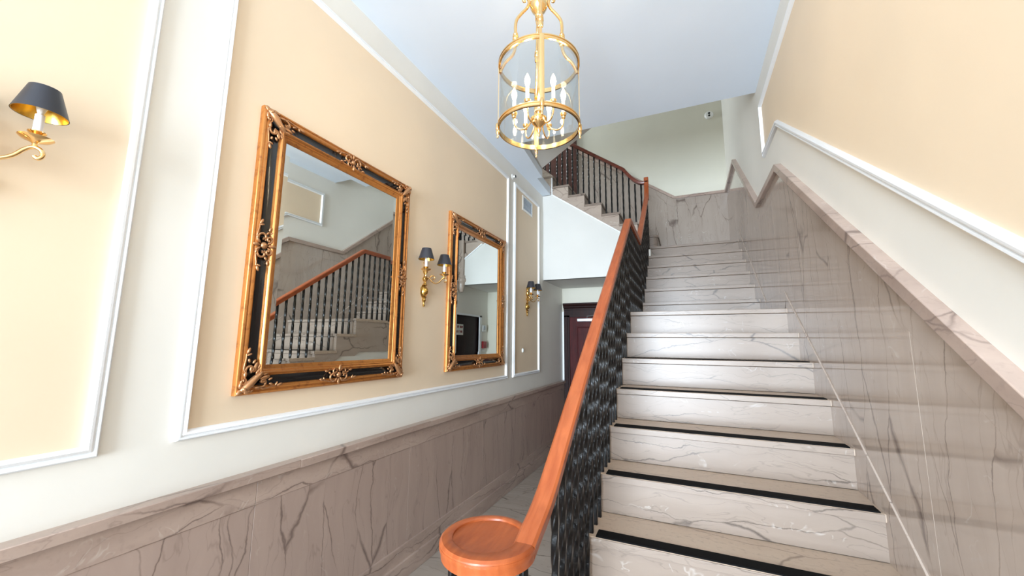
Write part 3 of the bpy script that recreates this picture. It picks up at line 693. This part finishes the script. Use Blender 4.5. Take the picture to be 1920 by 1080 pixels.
i_ = [(g0 + bw_, g0 + bw_), (MW - g0 - bw_, g0 + bw_), (MW - g0 - bw_, MH - g0 - bw_), (g0 + bw_, MH - g0 - bw_)]
gl.add([fmap(a, b, 0.0174) for a, b in o_] + [fmap(a, b, 0.0185) for a, b in i_], [(0, 1, 5, 4), (1, 2, 6, 5), (2, 3, 7, 6), (3, 0, 4, 7), (4, 5, 6, 7)])
gl.add([fmap(a, b, 0.010) for a, b in o_], [(3, 2, 1, 0)])
gl.add([fmap(a, b, u) for u in (0.010, 0.0174) for a, b in o_], [(0, 1, 5, 4), (1, 2, 6, 5), (2, 3, 7, 6), (3, 0, 4, 7)])
gl.build('bevelled_glass', M_mirror, mir, local=True, smooth=0)
def orn_map(o, e1, e2):
    return lambda a, b, h: fmap(o[0] + e1[0] * a + e2[0] * b, o[1] + e1[1] * a + e2[1] * b, h)
def curl(mb, f, c, r0, a0, turns, rad, h, shrink=0.35, tail=()):
    pts = [(t[0], t[1], t[2]) for t in tail]; n = 16
    for i in range(n + 1):
        t = i / n; r = r0 * (1 - (1 - shrink) * t); a = a0 + turns * 2 * math.pi * t
        pts.append((c[0] + r * math.cos(a), c[1] + r * math.sin(a), h + 0.004 * t))
    rr = [rad * (0.45 + 0.55 * min(1, i / max(1, len(tail) + 3))) for i in range(len(pts))]; rr[-1] *= 1.3
    mb.tube([f(*p) for p in pts], rr, 8)
def leaf(mb, f, a, b, ang, ln, wd, h, th=0.006):
    c = Vector(f(a + math.cos(ang) * ln / 2, b + math.sin(ang) * ln / 2, h)); o = Vector(f(a, b, h))
    ax = (c - o); nx = Vector((1, 0, 0)); sd = ax.normalized().cross(nx)
    mb.blob(c, ax, sd * wd, nx * th + ax * 0.15, 8, 6)
def mid_orn(o, e1, e2):
    """e1 runs along the side, e2 from the outer edge inwards"""
    f = orn_map(o, e1, e2); mb = MB()
    mb.blob(f(0, 0.058, 0.036), Vector(f(0.017, 0, 0)) - Vector(f(0, 0, 0)), Vector(f(0, 0.017, 0)) - Vector(f(0, 0, 0)), (0.013, 0, 0), 12, 8)
    for s in (-1, 1):
        fs = (lambda s_: (lambda a, b, h: f(a * s_, b, h)))(s)
        curl(mb, fs, (0.040, 0.050), 0.024, -2.2, 0.85, 0.0058, 0.036, 0.3, [(0.10, 0.030, 0.034), (0.085, 0.030, 0.036), (0.062, 0.024, 0.037), (0.045, 0.022, 0.037)])
        curl(mb, fs, (0.030, 0.078), 0.018, 2.6, -0.9, 0.005, 0.040, 0.3, [(0.072, 0.082, 0.034), (0.055, 0.090, 0.038), (0.042, 0.095, 0.040)])
        for (a, b, an, ln, wd) in ((0.10, 0.032, 0.35, 0.030, 0.007), (0.095, 0.03, 1.2, 0.022, 0.005), (0.070, 0.080, 0.1, 0.026, 0.007), (0.062, 0.086, 0.9, 0.018, 0.006), (0.008, 0.074, 1.0, 0.030, 0.007),
                                   (0.010, 0.042, -0.9, 0.030, 0.007), (0.020, 0.026, -0.2, 0.026, 0.006), (0.022, 0.062, 0.3, 0.026, 0.006), (0.052, 0.064, 0.6, 0.022, 0.006)):
            leaf(mb, fs, a, b, an, ln, wd, 0.037)
    leaf(mb, f, 0, 0.074, math.pi / 2, 0.040, 0.009, 0.044); leaf(mb, f, 0, 0.040, -math.pi / 2, 0.036, 0.009, 0.038)
    mb.build('side_ornament', M_giltorn, mir, local=True, smooth=60)
def corner_orn(o, e1, e2):
    f = orn_map(o, e1, e2); mb = MB(); dg = 0.7071
    fd = lambda a, b, h: f((a - b) * dg, (a + b) * dg, h)        # a runs along the diagonal
    mb.tube([fd(t, 0, hh) for t, hh in ((0.030, 0.036), (0.045, 0.042), (0.07, 0.046), (0.10, 0.046), (0.125, 0.050), (0.142, 0.047))], [0.010, 0.016, 0.017, 0.015, 0.012, 0.005], 12)
    for t in (0.038, 0.060, 0.085, 0.110):
        mb.blob(fd(t, 0, 0.052), Vector(fd(0.008, 0, 0)) - Vector(fd(0, 0, 0)), Vector(fd(0, 0.014, 0)) - Vector(fd(0, 0, 0)), (0.008, 0, 0), 10, 6)
    for m in (0, 1):
        g = f if m == 0 else (lambda a, b, h: f(b, a, h))
        curl(mb, g, (0.112, 0.052), 0.024, -2.4, 0.85, 0.006, 0.036, 0.3, [(0.185, 0.031, 0.034), (0.165, 0.030, 0.036), (0.14, 0.025, 0.037), (0.118, 0.022, 0.038)])
        curl(mb, g, (0.062, 0.024), 0.016, 0.6, 0.9, 0.0055, 0.036, 0.3, [(0.10, 0.022, 0.036), (0.088, 0.028, 0.038)])
        for (a, b, an, ln, wd) in ((0.185, 0.032, 0.3, 0.030, 0.007), (0.178, 0.031, 1.2, 0.022, 0.005), (0.100, 0.068, 0.25, 0.050, 0.010), (0.092, 0.078, 0.7, 0.040, 0.009), (0.10, 0.056, -0.1, 0.030, 0.008),
                                   (0.03, 0.012, 0.1, 0.034, 0.008), (0.02, 0.02, 0.5, 0.030, 0.008), (0.076, 0.030, 0.0, 0.030, 0.007), (0.112, 0.086, 0.35, 0.030, 0.007), (0.140, 0.060, 0.5, 0.022, 0.006), (0.145, 0.045, -0.3, 0.020, 0.006)):
            leaf(mb, g, a, b, an, ln, wd, 0.039)
    leaf(mb, fd, 0.004, 0, 0, 0.04, 0.012, 0.036)
    mb.build('corner_ornament', M_giltorn, mir, local=True, smooth=60)
mid_orn((MW / 2, 0), (1, 0), (0, 1)); mid_orn((MW / 2, MH), (1, 0), (0, -1)); mid_orn((0, MH / 2), (0, 1), (1, 0)); mid_orn((MW, MH / 2), (0, 1), (-1, 0))
corner_orn((0, 0), (1, 0), (0, 1)); corner_orn((MW, 0), (-1, 0), (0, 1)); corner_orn((0, MH), (1, 0), (0, -1)); corner_orn((MW, MH), (-1, 0), (0, -1))
mir2 = dup(mir); mir2.location = (XL, 3.349, -0.246 + Z0)
mir2['label'] = 'farther gilt and black framed mirror, reflecting white wall and a dark doorway'

# ------------------------------------------------------------------ wall sconces
def cr(ctrl, st=4):
    pts = []; K = [Vector(c) for c in ctrl]
    for j in range(len(K) - 1):
        p0, p1, p2, p3_ = [K[min(max(j + d, 0), len(K) - 1)] for d in (-1, 0, 1, 2)]
        for i in range(st):
            s_ = i / st; pts.append(0.5 * ((2 * p1) + (p2 - p0) * s_ + (2 * p0 - 5 * p1 + 4 * p2 - p3_) * s_ ** 2 + (3 * p1 - p0 - 3 * p2 + p3_) * s_ ** 3))
    pts.append(K[-1]); return pts
# local frame: x off the wall, y along it, z up, origin at the boss centre
sc = thing('wall_sconce', 'brass two-arm wall sconce with black shades between the two gilt mirrors', 'wall lamp', (XL, 2.475, 0.39), 'brass wall sconces')
def lath_x(mb, prof, n, sx=1.0, sz=1.0, c=(0, 0)):
    """profile (radius, x) turned about an axis off the wall"""
    vs_ = []
    for r, x in prof:
        for j in range(n):
            a = 2 * math.pi * (j + 0.5) / n; vs_.append((x, c[0] + r * sx * math.cos(a), c[1] + r * sz * math.sin(a)))
    m_ = len(prof); mb.add(vs_, [(i * n + j, i * n + (j + 1) % n, (i + 1) * n + (j + 1) % n, (i + 1) * n + j) for i in range(m_ - 1) for j in range(n)] + [tuple(range(n))[::-1], tuple(range((m_ - 1) * n, m_ * n))])
bp_ = MB(); lath_x(bp_, [(0.056, 0.0), (0.056, 0.008), (0.044, 0.012), (0.040, 0.022), (0.020, 0.040), (0.001, 0.046)], 8, 0.72, 1.0)
bp_.lathe([(0, -0.122), (0.007, -0.118), (0.010, -0.108), (0.006, -0.098), (0.008, -0.086), (0.016, -0.070), (0.012, -0.056), (0.02, -0.045), (0, -0.04)], (0.012, 0, 0), 14)
bp_.lathe([(0, 0.04), (0.02, 0.045), (0.012, 0.06), (0.010, 0.075), (0.020, 0.09), (0.022, 0.10), (0.013, 0.115), (0.009, 0.13), (0.018, 0.15), (0.024, 0.17), (0.024, 0.185), (0.013, 0.20), (0.012, 0.21), (0.018, 0.225), (0.012, 0.245), (0.004, 0.26), (0, 0.265)], (0.016, 0, 0), 16)
bp_.build('back_plate', M_brassd, sc, local=True, smooth=35)
for s in (-1, 1):
    dr = Vector((0.60, 0.80 * s, 0)).normalized(); P = lambda d, z: Vector((0.02, 0, 0)) + dr * d + Vector((0, 0, z))
    am = MB().tube(cr([P(0.0, 0.105), P(0.02, 0.108), P(0.036, 0.098), P(0.055, 0.078), P(0.082, 0.068), P(0.110, 0.082), P(0.130, 0.106), P(0.148, 0.118), P(0.164, 0.112), P(0.170, 0.096), P(0.162, 0.084), P(0.153, 0.090)]), 0.0058, 10)
    am.tube(cr([P(0.030, 0.100), P(0.040, 0.118), P(0.058, 0.128), P(0.072, 0.118), P(0.070, 0.102), P(0.058, 0.100)]), [0.0055] * 20 + [0.0065], 10)
    ao = am.build('arm', M_brass, sc, local=True)
    q = P(0.150, 0.120)
    MB().lathe([(0.004, -0.002), (0.006, 0.0), (0.006, 0.008), (0.010, 0.012), (0.030, 0.020), (0.038, 0.028), (0.034, 0.028), (0.012, 0.021), (0.008, 0.030), (0.012, 0.036), (0.020, 0.043), (0.020, 0.046), (0.013, 0.044), (0, 0.044)], q, 20).build('drip_pan', M_brass, ao, local=True)
    MB().lathe([(0.0, 0.042), (0.0105, 0.042), (0.0105, 0.100), (0.008, 0.102), (0, 0.102)], q, 16).build('candle_sleeve', M_candle, ao, local=True)
    MB().lathe([(0, 0.101), (0.006, 0.102), (0.009, 0.112), (0.013, 0.126), (0.012, 0.138), (0.006, 0.152), (0, 0.162)], q, 14).build('bulb', M_plastic, ao, local=True)
    sh = MB().lathe([(0.0585, 0.102), (0.0595, 0.102), (0.0345, 0.186), (0.0335, 0.186)], q, 36, closed=True).build('lamp_shade', M_shade, ao, local=True)
    MB().lathe([(0.0567, 0.1025), (0.0578, 0.1025), (0.0328, 0.1855), (0.0318, 0.1855)], q, 36, closed=True).build('gold_lining', M_goldin, sh, local=True)
s0 = dup(sc); s0.location = (XL, 0.30, 0.448 + Z0)
s0['label'] = 'nearest brass sconce, cut off by the left border of the photo, large black shade'
s2 = dup(sc); s2.location = (XL, 4.64, 0.458 + Z0)
s2['label'] = 'farthest brass two-arm sconce with black shades, in the narrow panel below the air vent'

# ------------------------------------------------------------------ small fittings
v = thing('air_vent', 'small white wall vent with grey louvres high in the narrow panel', 'vent', (XL, 4.65, 1.70))
MB().sweep([(4.475, 1.70), (4.825, 1.70), (4.825, 1.90), (4.475, 1.90)], [(0, 0), (0, 0.010), (0.022, 0.014), (0.022, 0)], WL, True).build('vent_frame', M_plastic, v)
lv = MB()
for i in range(7): lv.prism([(4.497, 1.724 + i * 0.0225), (4.803, 1.724 + i * 0.0225), (4.803, 1.740 + i * 0.0225), (4.497, 1.740 + i * 0.0225)], WL, 0.003, 0.010)
lv.prism([(4.495, 1.72), (4.805, 1.72), (4.805, 1.88), (4.495, 1.88)], WL, 0.0005, 0.004)
lv.build('louvre_grille', M_greyp, v)
spk = thing('sprinkler_head', 'small white sidewall sprinkler head near the top of the left wall', 'sprinkler', (XL, 4.165, 2.02))
mb = MB(); lath_x(mb, [(0.034, 0.0), (0.034, 0.006), (0.020, 0.012), (0.012, 0.016), (0.012, 0.040), (0.001, 0.041)], 20)
me = mb; me.v = [(XL + a, 4.165 + b, 2.02 + c) for a, b, c in me.v]; me.build('escutcheon', M_plastic, spk)
mb = MB(); lath_x(mb, [(0.016, 0.040), (0.018, 0.044), (0.001, 0.046)], 14); mb.v = [(XL + a, 4.165 + b, 2.02 + c) for a, b, c in mb.v]; mb.build('deflector', M_dark, spk)
mb = MB(); lath_x(mb, [(0.020, 0.0), (0.020, 0.008), (0.015, 0.018), (0.001, 0.022)], 16, 1.0, 1.35); mb.v = [(XL + a, 4.506 + b, -0.093 + c) for a, b, c in mb.v]
tag(mb.build('wall_button', M_plastic, None), 'small round white button low in the narrow wall panel under the farthest sconce', 'button')
sm = thing('smoke_detector', 'round white detector with two dark holes high on the back stair wall', 'smoke detector', (0.47, YB, 3.45))
mb = MB(); lath_x(mb, [(0.062, 0.0), (0.062, 0.010), (0.052, 0.024), (0.046, 0.030), (0.001, 0.030)], 28); mb.v = [(0.47 + b, YB - a, 3.45 + c) for a, b, c in mb.v]; mb.build('housing', M_plastic, sm)
for dz in (-0.019, 0.019):
    mb = MB(); lath_x(mb, [(0.016, 0.029), (0.016, 0.033), (0.001, 0.033)], 14); mb.v = [(0.472 + b, YB - a, 3.45 + dz + c) for a, b, c in mb.v]; mb.build('sensor_hole', M_dark, sm)
# passage door at the far end of the left wall
d1 = thing('door_1', 'x', 'x', (-1.3, YB, ZF)); del d1['label'], d1['category']; d1['kind'] = 'structure'
DL, DR, DTOP = -1.735, -0.87, 0.43
fm = MB().box(-1.83, DL, YB - 0.035, YB + 0.01, ZF, DTOP + 0.02).box(DR, DR + 0.10, YB - 0.035, YB + 0.01, ZF, DTOP + 0.02).box(-1.80, -1.765, YB - 0.05, YB, ZF, DTOP).box(-1.83, DR + 0.10, YB - 0.035, YB + 0.01, DTOP - 0.01, DTOP + 0.11)
fm.sweep([(-1.83, DTOP + 0.10), (DR + 0.10, DTOP + 0.10)], [(0, 0.0), (0, 0.045), (0.03, 0.05), (0.045, 0.07), (0.065, 0.075), (0.085, 0.095), (0.10, 0.10), (0.115, 0.10), (0.115, 0)], WB)
fm.build('door_frame', M_mahogd, d1, bevel=0.002, smooth=30)
MB().box(XL + 0.002, -1.83, YB - 0.02, YB, -0.59, DTOP + 0.08).build('frame_fillet', M_trim, d1)
dl = MB().box(DL, DR, YB - 0.02, YB + 0.01, ZF, DTOP - 0.01)
for z0_, z1_ in ((ZF + 0.15, ZF + 0.85), (ZF + 1.0, DTOP - 0.16)):
    dl.sweep([(DL + 0.11, z0_), (DR - 0.11, z0_), (DR - 0.11, z1_), (DL + 0.11, z1_)], [(0, 0.02), (0.004, 0.030), (0.018, 0.030), (0.026, 0.02)], WB, True)
dlo = dl.build('door_leaf', M_mahog, d1, bevel=0.002, smooth=30)
cl = MB().box(-1.60, -1.33, YB - 0.075, YB - 0.02, DTOP - 0.085, DTOP - 0.035).build('door_closer', M_alu, dlo, bevel=0.006)
MB().tube([(-1.44, YB - 0.05, DTOP - 0.03), (-1.44, YB - 0.05, DTOP + 0.0), (-1.30, YB - 0.13, DTOP + 0.01), (-1.12, YB - 0.05, DTOP + 0.015)], 0.007, 8).build('closer_arm', M_alu, cl)
# dark door in the side wall below the stairs, seen in the farther mirror
d2 = thing('door_2', 'x', 'x', (-0.43, (D0 + D1) / 2, ZF)); del d2['label'], d2['category']; d2['kind'] = 'structure'
MB().box(-0.447, -0.40, D0 - 0.07, D0, ZF, DT + 0.03).box(-0.447, -0.40, D1, D1 + 0.07, ZF, DT + 0.03).box(-0.447, -0.40, D0 - 0.07, D1 + 0.07, DT, DT + 0.03).build('door_frame', M_trim, d2, bevel=0.002)
MB().box(-0.405, -0.375, D0, D1, ZF, DT).box(-0.412, -0.40, D0 + 0.10, D1 - 0.10, ZF + 0.2, -0.75).box(-0.412, -0.40, D0 + 0.10, D1 - 0.10, -0.6, DT - 0.12).build('door_leaf', M_mahogd, d2, bevel=0.002)
sg = thing('door_sign', 'white sign with two rows of red lettering on the dark door, seen mirrored', 'sign', (-0.413, 5.30, 0.10))
MB().box(-0.417, -0.412, 5.185, 5.435, 0.115, 0.285).build('sign_board', M_plastic, sg)
# the two red rows are too blurred in the photo to read: word-length red marks at their size
tx = MB()
for z_, ws in ((0.225, ((5.20, 5.245), (5.253, 5.31), (5.33, 5.42))), (0.148, ((5.20, 5.275), (5.29, 5.33), (5.345, 5.42)))):
    for a, b in ws:
        y_ = a
        while y_ < b - 0.008:
            tx.box(-0.4185, -0.4165, y_, y_ + 0.009, z_, z_ + 0.036); tx.box(-0.4185, -0.4165, y_, min(y_ + 0.0145, b), z_ + random.choice((0, .014, .028)), z_ + 0.0 + random.choice((0.036, 0.02, 0.036))) ; y_ += 0.0185
tx.build('sign_lettering', M_red, sg)
th = thing('thermostat', 'small white thermostat box on the side wall of the passage, in the mirror', 'thermostat', (-0.43, 6.10, 0.2))
MB().box(-0.455, -0.43, 6.035, 6.165, 0.185, 0.305).build('housing', M_plastic, th, bevel=0.006)
MB().box(-0.458, -0.453, 6.065, 6.115, 0.215, 0.285).build('display', M_greyp, th)
fa = thing('fire_alarm_call_point', 'red fire alarm box on the passage wall beside dark door, in the mirror', 'alarm', (-0.43, 6.09, -0.1))
MB().box(-0.47, -0.43, 6.03, 6.15, -0.10, 0.02).build('housing', M_red, fa, bevel=0.005)
MB().box(-0.474, -0.468, 6.06, 6.12, -0.07, -0.03).build('pull_bar', M_red, fa)
lp = thing('light_switch', 'pale switch plate on the passage wall just under the red alarm box', 'switch', (-0.43, 6.09, -0.24))
MB().box(-0.438, -0.43, 6.03, 6.15, -0.24, -0.12).build('plate', M_plastic, lp, bevel=0.003)
MB().box(-0.444, -0.436, 6.05, 6.13, -0.20, -0.155).build('rocker', M_greyp, lp, bevel=0.002)
# brown door on the upper landing, behind the top balusters
d3 = thing('door_3', 'x', 'x', (-2.1, YB, z3(7))); del d3['label'], d3['category']; d3['kind'] = 'structure'
MB().box(-1.66, -1.58, YB - 0.05, YB + 0.01, z3(7), 4.6).box(-2.72, -2.64, YB - 0.05, YB + 0.01, z3(7), 4.6).box(-2.72, -1.58, YB - 0.05, YB + 0.01, 4.5, 4.6).build('door_frame', M_mahogu, d3, bevel=0.003)
dl = MB().box(-2.64, -1.66, YB - 0.025, YB + 0.01, z3(7), 4.5)
for x_ in (-2.55, -2.1): dl.sweep([(x_, z3(7) + 0.2), (x_ + 0.36, z3(7) + 0.2), (x_ + 0.36, 4.3), (x_, 4.3)], [(0, 0.025), (0.005, 0.035), (0.02, 0.035), (0.028, 0.025)], WB, True)
dl.build('door_leaf', M_mahogu, d3, smooth=30)

for o in bpy.data.objects:
    if '_w' in o: del o['_w']
